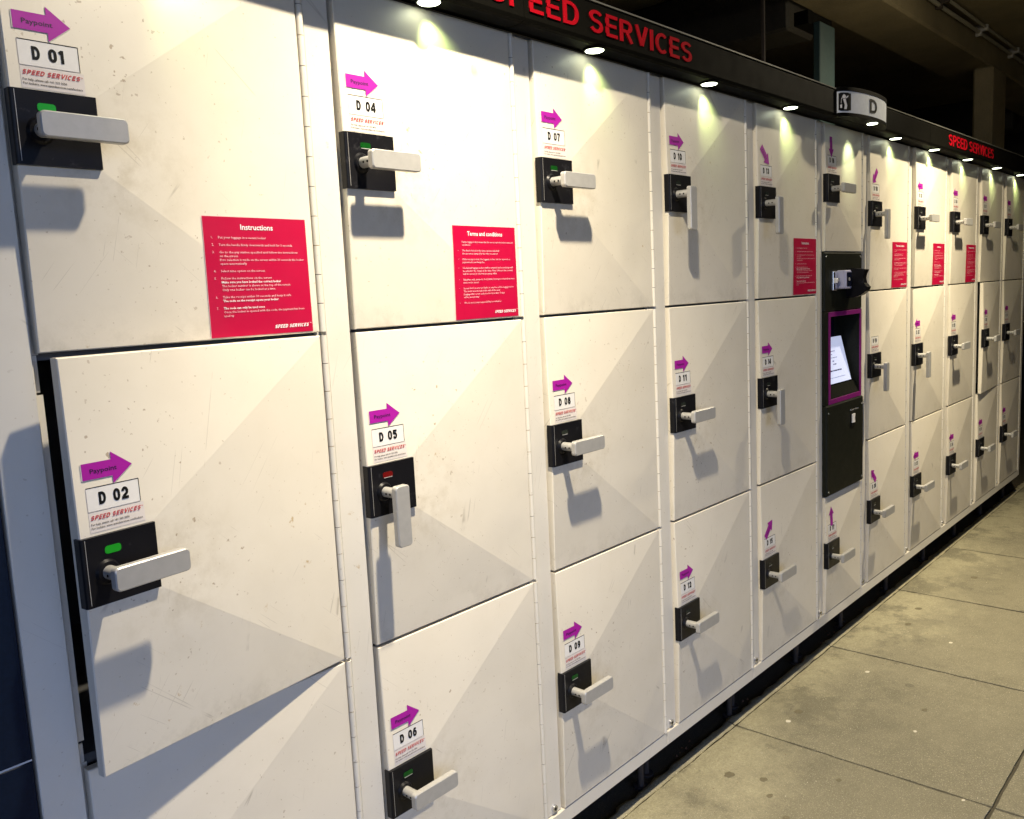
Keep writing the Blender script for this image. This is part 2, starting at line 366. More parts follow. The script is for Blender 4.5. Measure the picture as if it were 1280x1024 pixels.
def gtext(mb, s, x, z, h, mat, yf, width=None, t=0.18, shear=0.0, gap=0.13, depth=0.0, spread=1.0):
    """bold sans lettering drawn with strokes; width fixes the total width"""
    out = []; cx = 0
    for c in s:
        w, st = _strokes(c, t); out += [([(px + cx, pz) for px, pz in P], cl) for P, cl in st]; cx += w + (gap if c != ' ' else gap * .3)
    cx -= gap; kx = (width / cx) if width else h
    lay = 0
    for P, cl in out:
        n = len(P); L = []; Rr = []
        for i in range(n):
            a = P[(i - 1) % n] if (cl or i > 0) else None; b = P[i]; c = P[(i + 1) % n] if (cl or i < n - 1) else None
            d1 = Vector((b[0] - a[0], b[1] - a[1])) if a else None; d2 = Vector((c[0] - b[0], c[1] - b[1])) if c else None
            if d1 is not None and d1.length < 1e-6: d1 = d2
            if d2 is not None and d2.length < 1e-6: d2 = d1
            if d1 is None: d1 = d2
            if d2 is None: d2 = d1
            d1 = d1.normalized(); d2 = d2.normalized(); nn = Vector((-(d1.y + d2.y), d1.x + d2.x))
            nn = nn.normalized() if nn.length > 1e-6 else Vector((-d1.y, d1.x))
            k = min(1.6, 1 / max(.35, nn.dot(Vector((-d1.y, d1.x))))) * t / 2
            L.append((b[0] + nn.x * k, b[1] + nn.y * k)); Rr.append((b[0] - nn.x * k, b[1] - nn.y * k))
        def X(p): return (x + p[0] * kx + p[1] * h * shear, z + p[1] * h)
        Q = [X(p) for p in L] + [X(p) for p in Rr]; e = (lay % 5) * (0.0003 if depth else 0.00006); lay += 1
        seg = range(n if cl else n - 1)
        if not depth: mb.add([(a_, yf(a_, b_) - depth - e, b_) for a_, b_ in Q], [(i, (i + 1) % n, n + (i + 1) % n, n + i) for i in seg], mat)
        if depth:
            m2 = [(a_, yf(a_, b_), b_) for a_, b_ in Q]; m3 = [(a_, yf(a_, b_) - depth - e, b_) for a_, b_ in Q]; k2 = len(Q)
            fs = [(i, (i + 1) % n, k2 + (i + 1) % n, k2 + i) for i in seg] + [(n + i, n + (i + 1) % n, k2 + n + (i + 1) % n, k2 + n + i) for i in seg]
            if not cl: fs += [(0, n, k2 + n, k2), (n - 1, 2 * n - 1, k2 + 2 * n - 1, k2 + n - 1)]
            fs += [(i, (i + 1) % n, n + (i + 1) % n, n + i) for i in seg] + [(k2 + i, k2 + (i + 1) % n, k2 + n + (i + 1) % n, k2 + n + i) for i in seg]
            mb.add(m2 + m3, fs, mat)
def text(mb, s, x, z, h, mat, yf, width=None, bold=0.0, shear=0.0, align='L', res=2, space=1.0, depth=0.0, rot=0.0, piv=None):
    """cap height h (metres); width fixes the total width"""
    vs, fs = glyphs(s, bold, res, space)
    if not vs: return
    xs = [v[0] for v in vs]; x_0, x_1 = min(xs), max(xs); k = h / 0.70
    kx = (width / (x_1 - x_0)) if width else k
    tw = (x_1 - x_0) * kx; ox = {'L': 0, 'C': -tw / 2, 'R': -tw}[align]
    P = []
    for a, b in vs:
        X = x + ox + (a - x_0) * kx + b * k * shear; Z = z + b * k
        if rot:
            dx, dz = X - piv[0], Z - piv[1]; X = piv[0] + dx * math.cos(rot) - dz * math.sin(rot); Z = piv[1] + dx * math.sin(rot) + dz * math.cos(rot)
        P.append((X, Z))
    mb.add([(X, yf(X, Z) - depth, Z) for X, Z in P], fs, mat)
    if depth:                                       # side walls of raised letters
        cnt = {}
        for f in fs:
            for i in range(len(f)):
                e = (f[i], f[(i + 1) % len(f)]); cnt[tuple(sorted(e))] = cnt.get(tuple(sorted(e)), 0) + 1
        for (a, b), c in cnt.items():
            if c == 1: mb.add([(P[a][0], yf(*P[a]), P[a][1]), (P[b][0], yf(*P[b]), P[b][1]), (P[b][0], yf(*P[b]) - depth, P[b][1]), (P[a][0], yf(*P[a]) - depth, P[a][1])], [(0, 1, 2, 3)], mat)
def sheet(mb, x0, z0, x1, z1, yf, m, n=6, k=None):
    k = k or n; vs = [(x0 + (x1 - x0) * i / n, 0, z0 + (z1 - z0) * j / k) for j in range(k + 1) for i in range(n + 1)]
    vs = [(x, yf(x, z), z) for x, _, z in vs]
    mb.add(vs, [(j * (n + 1) + i, j * (n + 1) + i + 1, (j + 1) * (n + 1) + i + 1, (j + 1) * (n + 1) + i) for j in range(k) for i in range(n)], m)

# ------------------------------------------------------------------ ground
grd = MB(); g = 60
grd.add([(-g, -g, 0), (g, -g, 0), (g, g, 0), (-g, g, 0)], [(0, 1, 2, 3)], GRIT)
ground = grd.put('ground', (0, 0, -0.778)); ground['kind'] = 'structure'
PX = 0.786; JX = 1.977; JY = [0.026, -0.7295, -1.5, -2.28, -3.06, -3.84]
slabs = {}
def slab_mesh(w, d, seed):
    r = random.Random(seed); n = 18; mb = MB()
    # slightly worn outline on a gently uneven top
    top = []
    for j in range(n + 1):
        for i in range(n + 1):
            x = w * i / n; y = -d * j / n
            e = 0
            if i in (0, n): x += r.uniform(0, 0.0035) * (1 if i == 0 else -1); e = -0.0012
            if j in (0, n): y -= r.uniform(0, 0.0035) * (1 if j == 0 else -1); e = -0.0012
            top.append((x, y, e + 0.0012 * mnoise.noise(Vector((x * 3 + seed, y * 3, 0)))))
    fs = [(j * (n + 1) + i, (j + 1) * (n + 1) + i, (j + 1) * (n + 1) + i + 1, j * (n + 1) + i + 1) for j in range(n) for i in range(n)]
    mb.add(top, fs, SLAB)
    rim = [i for i in range(n + 1)] + [j * (n + 1) + n for j in range(1, n + 1)] + [n * (n + 1) + i for i in range(n - 1, -1, -1)] + [j * (n + 1) for j in range(n - 1, 0, -1)]
    k = len(rim); vs = [top[a] for a in rim] + [(top[a][0], top[a][1], -0.008) for a in rim]
    mb.add(vs, [(i, (i + 1) % k, k + (i + 1) % k, k + i) for i in range(k)], SLAB)
    return mb.mesh('paving_slab')
for i in range(-7, 10):
    for j in range(len(JY) - 1):
        x0 = JX + PX * i + 0.003; w = PX - 0.006; y0 = JY[j] - 0.003; d = JY[j] - JY[j + 1] - 0.006
        ob = put(slab_mesh(w, d, i * 7 + j), 'paving_slab', (x0, y0, -0.770 + random.uniform(-0.0008, 0.0008)), ground)
        slabs[i, j] = ob
for i in range(-7, 10):                       # pale mortar fillet along the row of lockers
    mb = MB(); r = random.Random(i); n = 26; L = PX - 0.004; prof = [(0.000, -0.006), (0.004, -0.001), (0.012, 0.001), (0.024, 0.0015), (0.031, -0.001), (0.036, -0.009)]
    vs = []
    for k in range(n + 1):
        wob = 0.012 * mnoise.noise(Vector((i * 3 + k * 0.55, 0, 0)))
        for a, (py, pz) in enumerate(prof): vs.append((L * k / n, py + (wob if a else 0) * (a / 3) + r.uniform(-.0016, .0016), pz + r.uniform(-.0010, .0010)))
    q = len(prof)
    mb.add(vs, [(k * q + a, (k + 1) * q + a, (k + 1) * q + a + 1, k * q + a + 1) for k in range(n) for a in range(q - 1)], MORT, True)
    mb.put('edge_strip', (JX + PX * i + 0.002, 0.027, -0.768), ground)
def blob(mb, rx, ry, h, m, seed, n=22):
    r = random.Random(seed); ring = []
    for i in range(n):
        t = 2 * math.pi * i / n; k = 1 + 0.35 * mnoise.noise(Vector((math.cos(t) * 1.3 + seed * 7, math.sin(t) * 1.3, 0))); ring.append((rx * k * math.cos(t), ry * k * math.sin(t), 0))
    top = [(x * .6, y * .6, h) for x, y, _ in ring]
    mb.add(ring + top, [(i, (i + 1) % n, n + (i + 1) % n, n + i) for i in range(n)] + [list(range(n, 2 * n))], m, True)
# trodden chewing gum, pale and dark, where the photograph shows it
GUMS = [(2.10, -0.10, .010, GUM), (1.965, -0.66, .006, GUM), (3.05, -0.33, .009, GUM), (2.61, -0.17, .010, GUM), (2.27, -0.44, .007, GUM), (1.70, -0.10, .018, DGUM), (1.735, -0.19, .013, DGUM),
        (1.67, -0.24, .011, DGUM), (2.18, -0.10, .018, DGUM), (2.43, -0.42, .012, DGUM), (3.35, -0.12, .02, DGUM), (3.15, -0.14, .016, DGUM), (3.9, -0.2, .02, DGUM), (1.86, -0.36, .010, DGUM), (1.60, -0.32, .012, DGUM)]
for k, (x, y, r_, m) in enumerate(GUMS):
    i = math.floor((x - JX) / PX); j = 0 if y > JY[1] else 1
    par = slabs[i, j]; mb = MB(); blob(mb, r_, r_ * 0.75, 0.0007 if m is DGUM else 0.0012, m, k)
    mb.put('gum_spot', (x, y, -0.7695), par)
# grit and leaf crumbs gathered against the edge strip
mb = MB(); r = random.Random(5)
for k in range(150):
    x = r.uniform(0.9, 6.2); y = 0.060 + abs(r.gauss(0, 0.02)); a = r.uniform(0, 3.14); s_ = r.uniform(0.002, 0.007)
    if x % 0.53 > 0.25: continue
    z = -0.770; mb.add([(x + s_ * math.cos(a + t), y + s_ * 0.6 * math.sin(a + t), z + r.uniform(-.004, .003)) for t in (0, 2.1, 4.2)] + [(x, y, z + s_ * 0.7)], [(0, 1, 2), (0, 1, 3), (1, 2, 3), (2, 0, 3)], LEAF)
for k in range(420):
    x = r.uniform(1.2, 7); y = -abs(r.gauss(0, 0.30)); s_ = r.uniform(0.0008, 0.0022); z = -0.7695
    mb.add([(x + s_ * math.cos(t), y + s_ * math.sin(t), z) for t in (0, 2.1, 4.2)] + [(x, y, z + s_)], [(0, 1, 3), (1, 2, 3), (2, 0, 3)], GUM if k % 3 else LEAF)
lit = mb.put('grit', (0, 0, 0)); lit['kind'] = 'stuff'; lit['label'] = 'brown grit and leaf crumbs along the foot of the lockers'; lit['category'] = 'grit'

# ------------------------------------------------------------------ roof of the passage
mb = MB(); mb.box(-14, -5.0, 2.16, 16, 4.0, 2.5, CONC); o = mb.put('ceiling', (0, 0, 0)); o['kind'] = 'structure'
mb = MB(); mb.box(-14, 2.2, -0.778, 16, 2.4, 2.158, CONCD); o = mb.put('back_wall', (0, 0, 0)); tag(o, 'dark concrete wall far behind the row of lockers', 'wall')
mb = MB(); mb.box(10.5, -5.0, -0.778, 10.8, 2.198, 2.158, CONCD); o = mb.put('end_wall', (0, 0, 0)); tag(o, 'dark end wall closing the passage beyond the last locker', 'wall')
mb = MB(); mb.box(-6, 0.30, 1.985, 10.4, 0.62, 2.158, CONC, 0.012); o = mb.put('concrete_beam', (0, 0, 0)); tag(o, 'long concrete ceiling beam running above the lockers under the conduits', 'beam')
mb = MB(); mb.box(6.05, 0.28, -0.776, 6.39, 0.40, 1.983, CONC, 0.012); o = mb.put('concrete_column', (0, 0, 0)); tag(o, 'square concrete column behind the far end of the black header', 'column')
for k, x in enumerate((1.35, 3.75, 8.2)):
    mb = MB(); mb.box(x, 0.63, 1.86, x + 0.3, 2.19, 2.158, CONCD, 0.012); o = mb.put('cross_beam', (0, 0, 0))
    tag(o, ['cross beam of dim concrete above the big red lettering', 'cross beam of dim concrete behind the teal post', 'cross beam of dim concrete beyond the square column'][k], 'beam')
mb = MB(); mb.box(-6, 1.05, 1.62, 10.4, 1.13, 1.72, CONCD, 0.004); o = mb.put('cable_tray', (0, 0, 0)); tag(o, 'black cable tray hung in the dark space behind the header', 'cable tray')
for k, (dy, z, r_) in enumerate(((-0.02, 2.118, 0.011), (-0.055, 2.143, 0.009))):
    mb = MB(); r = random.Random(k)
    xs = [-1 + 0.5 * i for i in range(23)]
    pts = [(x, 0.30 + dy + r.uniform(-.002, .002), z + r.uniform(-.004, .004)) for x in xs]
    for a, b in zip(pts, pts[1:]): mb.tube(a, b, r_, PIPE, 8)
    th = thing('conduit', ['thicker grey conduit clipped low along the concrete beam', 'thinner grey conduit running just under the ceiling slab'][k], 'conduit', (0, 0.28, z))
    mb2 = MB(); mb2.v = [(v[0], v[1] - 0.28, v[2] - z) for v in mb.v]; mb2.f = mb.f; mb2.mi = mb.mi; mb2.m = mb.m; mb2.sm = mb.sm
    mb2.put('pipe', (0, 0.28, z), th)
    for i in range(12):
        x = 0.1 + i * 0.8; c = MB(); c.box(-0.012, -0.016, -0.018, 0.012, 0.02 - dy - 0.0205, 0.018, ZINC if i % 3 else RUST, 0.003)
        c.put('pipe_clip', (x, 0.30 + dy, z - .004), th)
mb = MB(); mb.box(-6, -1.2, 2.02, 10.4, -1.0, 2.155, CONC, 0.01); o = mb.put('ceiling_rib', (0, 0, 0)); tag(o, 'shallow concrete rib under the ceiling out over the pavement', 'rib')
mb = MB(); mb.box(1.6, -3.9, -0.778, 10.4, -3.6, 2.158, CONC); o = mb.put('sky_blocking_wall', (0, 0, 0)); tag(o, 'added unseen concrete wall keeping sky light off the farther lockers', 'wall')  # unseen wall, added to stop blue sky light reaching the right side
# teal hanger post and thin dark rod
mb = MB(); mb.box(3.345, 0.305, 1.212, 3.505, 0.335, 1.745, TEAL, 0.003); o = mb.put('hanger_post', (0, 0, 0)); tag(o, 'flat teal steel post rising behind the header left of the round sign', 'post')
mb = MB(); mb.box(2.806, 0.30, 1.212, 2.819, 0.313, 1.983, RUST, 0.002); o = mb.put('hanger_rod', (0, 0, 0)); tag(o, 'thin grey rod left of the teal post above the header', 'rod')
mb = MB(); mb.box(3.3, 0.338, 1.735, 3.55, 0.40, 1.79, BLACKM); o = mb.put('hanger_bracket', (0, 0, 0)); tag(o, 'black bracket holding the top of the teal post', 'bracket')
# navy wall at the left end
th = thing('panel_wall', 'dark navy panelled wall beside the first locker post', 'wall', (-1.0, 0.02, -ZG))
for z0, z1 in ((-0.775, 0.0385), (0.0415, 1.9)):
    m_ = MB(); m_.box(-1.0, 0, 0, 0.926, 0.05, z1 - z0, NAVY, 0.001); m_.put('wall_panel', (-1.0, 0.012, z0), th)
m_ = MB(); m_.box(-1.0, 0, 0, 0.926, 0.04, 0.0028, GLINT); m_.put('joint_glint_strip', (-1.0, 0.0135, 0.0386), th)  # white strip painting the light caught along the panel joint

# ------------------------------------------------------------------ lockers
XS = [(-0.0075, 0.4534), (0.5312, 0.9873), (1.0663, 1.5171), (1.596, 2.0462), (2.1223, 2.5637), (2.6445, 2.9985), (3.079, 3.5309), (3.6142, 4.0695), (4.1626, 4.6003), (4.6989, 5.1276), (5.2146, 5.6592)]
ROWS = [(0.603, 1.2), (0.003, 0.597), (-0.5975, -0.003)]
PT, PB, PW, HH = 0.350, 0.2525, 0.109, 0.0055          # lock plate top, bottom, width; height of the shallow pyramid pressed into the door
def relief(w, z0, z1, base):
    pt, pb = base + PT, base + PB
    def yf(x, z, lift=0.0006):
        a = (z1 - z) / max(1e-6, z1 - pt); b = (z - z0) / max(1e-6, pb - z0); c = (w - x) / (w - PW)
        return -(HH * max(0.0, min(1.0, a, b, c))) - lift
    return yf
def door_mesh(w, z0, z1, base):
    """local x 0..w; z absolute"""
    mb = MB(); pt, pb = base + PT, base + PB; e = 0.0016; t = 0.016
    F = [(0, 0, z1), (w, 0, z1), (PW, -HH, pt), (0, -HH, pt), (PW, -HH, pb), (0, -HH, pb), (w, 0, z0), (0, 0, z0)]
    # front outline is inset by a small chamfer
    def ins(p): return (min(max(p[0], e), w - e), p[1], min(max(p[2], z0 + e), z1 - e))
    I = [ins(p) for p in F]
    mb.add(I, [(0, 1, 2, 3), (1, 6, 4, 2), (5, 4, 6, 7), (3, 2, 4, 5)], PAINT)
    ring = [0, 1, 6, 7, 5, 3]
    a = [I[i] for i in ring]
    b = [(F[i][0], F[i][1] + e, F[i][2]) for i in ring]
    c = [(F[i][0], t, F[i][2]) for i in ring]; n = 6
    mb.add(a + b + c, [(i, (i + 1) % n, n + (i + 1) % n, n + i) for i in range(n)] + [(n + i, n + (i + 1) % n, 2 * n + (i + 1) % n, 2 * n + i) for i in range(n)] + [[12, 13, 14, 15, 16, 17]], PAINT)
    me = mb.mesh('door')
    # the pressed facets turn more sharply than their height alone gives: set their normals
    k = 0.0195; nf = []
    for p in me.polygons:
        c = p.center; N = Vector(p.normal)
        if N.y < -0.97 and c.y < -0.0001:
            if N.x > abs(N.z) * .5 and N.x > .003: N = Vector((k / (w - PW), -1, 0)).normalized()
            elif N.z > .003: N = Vector((0, -1, k / (z1 - pt))).normalized()
            elif N.z < -.003: N = Vector((0, -1, -k / (pb - z0))).normalized()
        nf += [N] * p.loop_total
    me.normals_split_custom_set(nf)
    return me
def hinge_mesh(z0, z1):
    mb = MB(); rr = random.Random(int(z0 * 10)); n = max(4, round((z1 - z0) / 0.0495)); L = (z1 - z0) / n
    for k in range(n):
        mb.tube((0, 0, z0 + k * L + 0.0006), (0, 0, z0 + (k + 1) * L - 0.0006), 0.0062, PAINT2, 12)
        if k < n - 1: mb.tube((0, 0, z0 + (k + 1) * L - 0.0007), (0, 0, z0 + (k + 1) * L + 0.0007), 0.0052, rr.choice((RUBBER, OCHRE, RUST)), 8)
    mb.box(-0.008, 0.008, z0, 0.0075, 0.011, z1, PAINT2)
    return mb.mesh('hinge')
# lock plate with folded left edge, collar and little window
def plate_mesh(led):
    mb = MB(); y0, y1 = 0.004, -0.0125; r = 0.004
    # cross-section in x,y swept in z
    prof = [(-0.003, y0), (-0.003, y1 + r)] + [(-0.003 + r - r * math.cos(t), y1 + r - r * math.sin(t)) for t in [math.pi / 8 * k for k in range(1, 5)]] + [(PW - 0.001, y1), (PW, y1 + 0.001), (PW, y0 - 0.006)]
    n = len(prof); vs = []
    for z in (PB, PT): vs += [(x, y, z) for x, y in prof]
    mb.add(vs, [(i, i + 1, n + i + 1, n + i) for i in range(n - 1)], BLACKP)
    mb.add(vs, [list(range(n)), list(range(n, 2 * n))], BLACKP)
    mb.tube((0.031, y1 + .001, 0.2975), (0.031, y1 - 0.004, 0.2975), 0.019, BLACKP, 20, 0.0150)
    mb.box(0.0030, y1 - 0.0002, PB + 0.004, 0.0037, y1 + 0.002, PT - 0.002, ZINC)  # pale strip painting the highlight along the folded edge
    return mb.mesh('lock_plate')
def led_mesh(m, bright):
    mb = MB(); y1 = -0.0125
    mb.prism(rrect(0.030, 0.3225, 0.0535, 0.3335, 0.004), y1 + .001, y1 - 0.0006, m)
    if not bright: mb.box(0.032, y1 - 0.0009, 0.3225, 0.052, y1 - 0.0004, 0.3238, ZINC)
    return mb.mesh('indicator_light')
def handle_meshes(vert):
    a = MB(); y0, y1 = -0.015, -0.0545
    a.tube((0.031, y0, 0.2975), (0.031, y1, 0.2975), 0.0098, ZINC, 20)
    for dy, dz in ((-0.029, 0.0), (-0.040, 0.0)):
        a.tube((0.031 - 0.0090, dy, 0.2975 - 0.001), (0.031 - 0.0102, dy, 0.2975 - 0.001), 0.0022, RUBBER, 8)
    g = MB()
    if vert: pl = rrect(0.031 - 0.0165, 0.2975 - 0.098, 0.031 + 0.0165, 0.2975 + 0.017, 0.0065, 5)
    else: pl = rrect(0.031 - 0.019, 0.2975 - 0.0165, 0.031 + 0.095, 0.2975 + 0.0165, 0.0065, 5)
    # slab with both edges rounded
    g.prism(pl, y1 + 0.0005, y1 - 0.0115, ZINC, 0.0016)
    return a.mesh('handle_stem'), g.mesh('handle_grip')
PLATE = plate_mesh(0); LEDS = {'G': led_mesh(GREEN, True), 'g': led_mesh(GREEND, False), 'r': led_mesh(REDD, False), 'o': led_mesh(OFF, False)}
HANDLE = {False: handle_meshes(False), True: handle_meshes(True)}

def card_mesh(num, yf, dz):
    mb = MB(); x0, x1, z0, z1 = 0.0165, 0.0945, 0.383 + dz, 0.4165 + dz
    sheet(mb, x0, z0, x1, z1, lambda x, z: yf(x, z, 0.0005), CARD, 3)
    dk = 0.0013
    for a in ((x0, z1 - dk, x1, z1), (x1 - dk * .8, z0, x1, z1)): sheet(mb, *a, lambda x, z: yf(x, z, 0.0007), RUBBER, 2)
    for a in ((x0, z0, x0 + .0006, z1), (x0, z0, x1, z0 + .0006)): sheet(mb, *a, lambda x, z: yf(x, z, 0.0007), LABEL, 2)
    f = lambda x, z: yf(x, z, 0.0010)
    gtext(mb, 'D', 0.0335, z0 + 0.0080, 0.0175, INK, f, 0.0102, t=0.24)
    gtext(mb, num, 0.0545, z0 + 0.0080, 0.0175, INK, f, 0.0225 if '1' not in num else 0.0200, t=0.23)
    # clear label below: brand line and two lines of small print
    zz0, zz1 = 0.3535 + dz, 0.3815 + dz
    sheet(mb, 0.0165, zz0, 0.0985, zz1, lambda x, z: yf(x, z, 0.0004), LABEL, 3)
    gtext(mb, 'SPEED SERVICES', 0.0180, zz1 - 0.0105, 0.0062, REDI, f, 0.0735, t=0.20, shear=0.4, gap=.16)
    text(mb, '™', 0.0935, zz1 - 0.0080, 0.0030, REDI, f, 0.003)
    text(mb, 'For help, please call +61 225 3056', 0.0185, zz1 - 0.0180, 0.0028, INK, f, 0.056, bold=0.01)
    text(mb, 'For lockers: www.speedservices.com/lockers', 0.0185, zz1 - 0.0232, 0.0028, INK, f, 0.076, bold=0.01)
    return mb.mesh('number_label')
def arrow_mesh(ang, yf, dz):
    mb = MB(); cx, cz = 0.0505, 0.4395 + dz; t = R(ang)
    P = [(-0.0365, -0.0115), (0.0065, -0.0115), (0.0065, -0.0225), (0.0365, 0), (0.0065, 0.0225), (0.0065, 0.0115), (-0.0365, 0.0115)]
    Q = [(cx + x * math.cos(t) - z * math.sin(t), cz + (0.006 if ang not in (0, 180) else 0) + x * math.sin(t) + z * math.cos(t)) for x, z in P]
    mb.add([(x, yf(x, z, 0.0012), z) for x, z in Q] , [(0, 1, 5, 6), (2, 3, 4), (1, 2, 4, 5)], MAG)
    # thin pale margin of the sticker
    k = 1.035
    Q2 = [(cx + (x - cx) * k, cz + (z - cz) * k) for x, z in Q]
    mb.add([(x, yf(x, z, 0.0009), z) for x, z in Q2], [(0, 1, 5, 6), (2, 3, 4), (1, 2, 4, 5)], LABEL)
    fl = abs(ang) > 90
    piv = (cx, cz + (0.006 if ang not in (0, 180) else 0))
    text(mb, 'Paypoint', piv[0] - 0.006, piv[1] - 0.0035, 0.0065, MAGTXT, lambda x, z: yf(x, z, 0.0015), 0.039, align='C', rot=(t + math.pi if fl else t), piv=piv, bold=0.01)
    return mb.mesh('arrow_sticker')
INSTR = ('Instructions', [('1.', 'Put your luggage in a vacant locker', 0), ('', '', 0), ('2.', 'Turn the handle firmly downwards and hold for 3 seconds', 0), ('', '', 0),
    ('3.', 'Go to the pay station specified and follow the instructions', 0), ('', 'on the screen', 0), ('', 'If no selection is made on the screen within 30 seconds the locker', 0), ('', 'opens automatically', 0), ('', '', 0),
    ('4.', 'Select time option on the screen', 0), ('', '', 0), ('5.', 'Follow the instructions on the screen', 0), ('', 'Make sure you have locked the correct locker', 1), ('', 'The locker number is shown at the top of the screen', 0), ('', 'Only one locker can be locked at a time', 0), ('', '', 0),
    ('6.', 'Take the receipt within 30 seconds and keep it safe', 0), ('', 'The code on the receipt opens your locker', 1), ('', '', 0), ('7.', 'The code can only be used once', 1), ('', 'Once the locker is opened with the code, the payment has been', 0), ('', 'used up', 0)])
TERMS = ('Terms and conditions', [('', 'Using a luggage locker means that the user accepts the below terms and', 0), ('', 'conditions', 0), ('', '', 0), ('•', 'The fee is listed in the time option selected', 0), ('', 'the amount is charged for the time consumed', 0), ('', '', 0),
    ('•', 'If the receipt is lost, the luggage locker can be opened on', 0), ('', 'payment of a surcharge fee', 0), ('', '', 0), ('•', 'Unclaimed luggage lockers will be emptied and a surcharge will', 0), ('', 'be added to the charge at the time. After 24 hours the content', 0), ('', 'will be moved to the lost property office', 0), ('', '', 0),
    ('•', 'Valuables, cash, passports, food, drinks, beverages or hazardous items', 0), ('', 'must not be stored', 0), ('', '', 0), ('•', 'Speed Services are not liable to any loss of the luggage items', 0), ('', 'The items are stored at the risk of the user', 0), ('', 'Luggage that is not collected in time after 7 days', 0), ('', 'will be moved away', 0), ('', '', 0), ('•', 'We do not accept responsibility for valuables', 0)])
def poster_mesh(kind, yf, dz=0):
    title, lines = kind; mb = MB(); x0, x1, z0, z1 = 0.2555, 0.4465, 0.0060, 0.1950
    x1 = min(x1, 0.4465)
    sheet(mb, x0, z0 , x1, z1, lambda x, z: yf(x, z, 0.0011), RED, 16)
    for a in ((x0 - .0007, z0, x0, z1), (x0 - .0007, z1, x1, z1 + .0008)): sheet(mb, *a, lambda x, z: yf(x, z, 0.0010), PINKI, 10)
    f = lambda x, z: yf(x, z, 0.0016)
    text(mb, title, (x0 + x1) / 2, z1 - 0.0195, 0.0085, WHITEI, f, 0.060 if len(title) < 14 else 0.107, bold=0.018, align='C')
    z = z1 - 0.034; k = 0.00013
    for num, s, b in lines:
        if s:
            if num: text(mb, num, x0 + 0.0125, z, 0.0037, PINKI, f)
            text(mb, s, x0 + 0.0245, z, 0.0037, WHITEI if b else PINKI, f, min(0.158, len(s) * 0.00248), bold=0.02 if b else 0.006, res=1)
            z -= 0.0060
        else: z -= 0.0055
    gtext(mb, 'SPEED SERVICES', x1 - 0.076, z0 + 0.009, 0.0058, WHITEI, f, 0.066, t=0.22, shear=0.4, gap=.16)
    text(mb, '™', x1 - 0.006, z0 + 0.0125, 0.003, WHITEI, f, 0.003)
    return mb.mesh('poster')

ARROW = {13: -45, 14: 0, 15: 45, 16: -90, 17: 90, 18: -135, 19: None, 20: 135, 21: 180, 22: 180, 23: 180}
VERT = {5, 10, 13, 14, 18, 19, 22}
LED = {1: 'G', 2: 'G', 4: 'g', 5: 'r', 6: 'g', 7: 'g', 9: 'g'}
POST = {1: INSTR, 4: TERMS, 13: INSTR, 18: TERMS, 21: INSTR, 24: TERMS}
AJAR = {2: 6.3, 28: 2.3, 21: 0.7}
COLLAB = ['white locker column at the near end, lockers D 01 to D 03, middle door open', 'white locker column with lockers D 04 to D 06 and a terms and conditions poster', 'white locker column with lockers D 07 to D 09 and all handles level',
    'white locker column with lockers D 10 to D 12, top handle turned down', 'white locker column with lockers D 13 to D 15 just left of the pay station', 'narrow locker column with D 16 and D 17 above and below the black pay station',
    'white locker column just right of the pay station, upper two handles turned down', 'second column right of the pay station, lockers D 21 to D 23, middle handle down', 'third column right of the pay station, rightmost one with a red poster',
    'second to last locker column, its middle door slightly open', 'last white locker column at the far end of the row']
COLS = []
num = 0
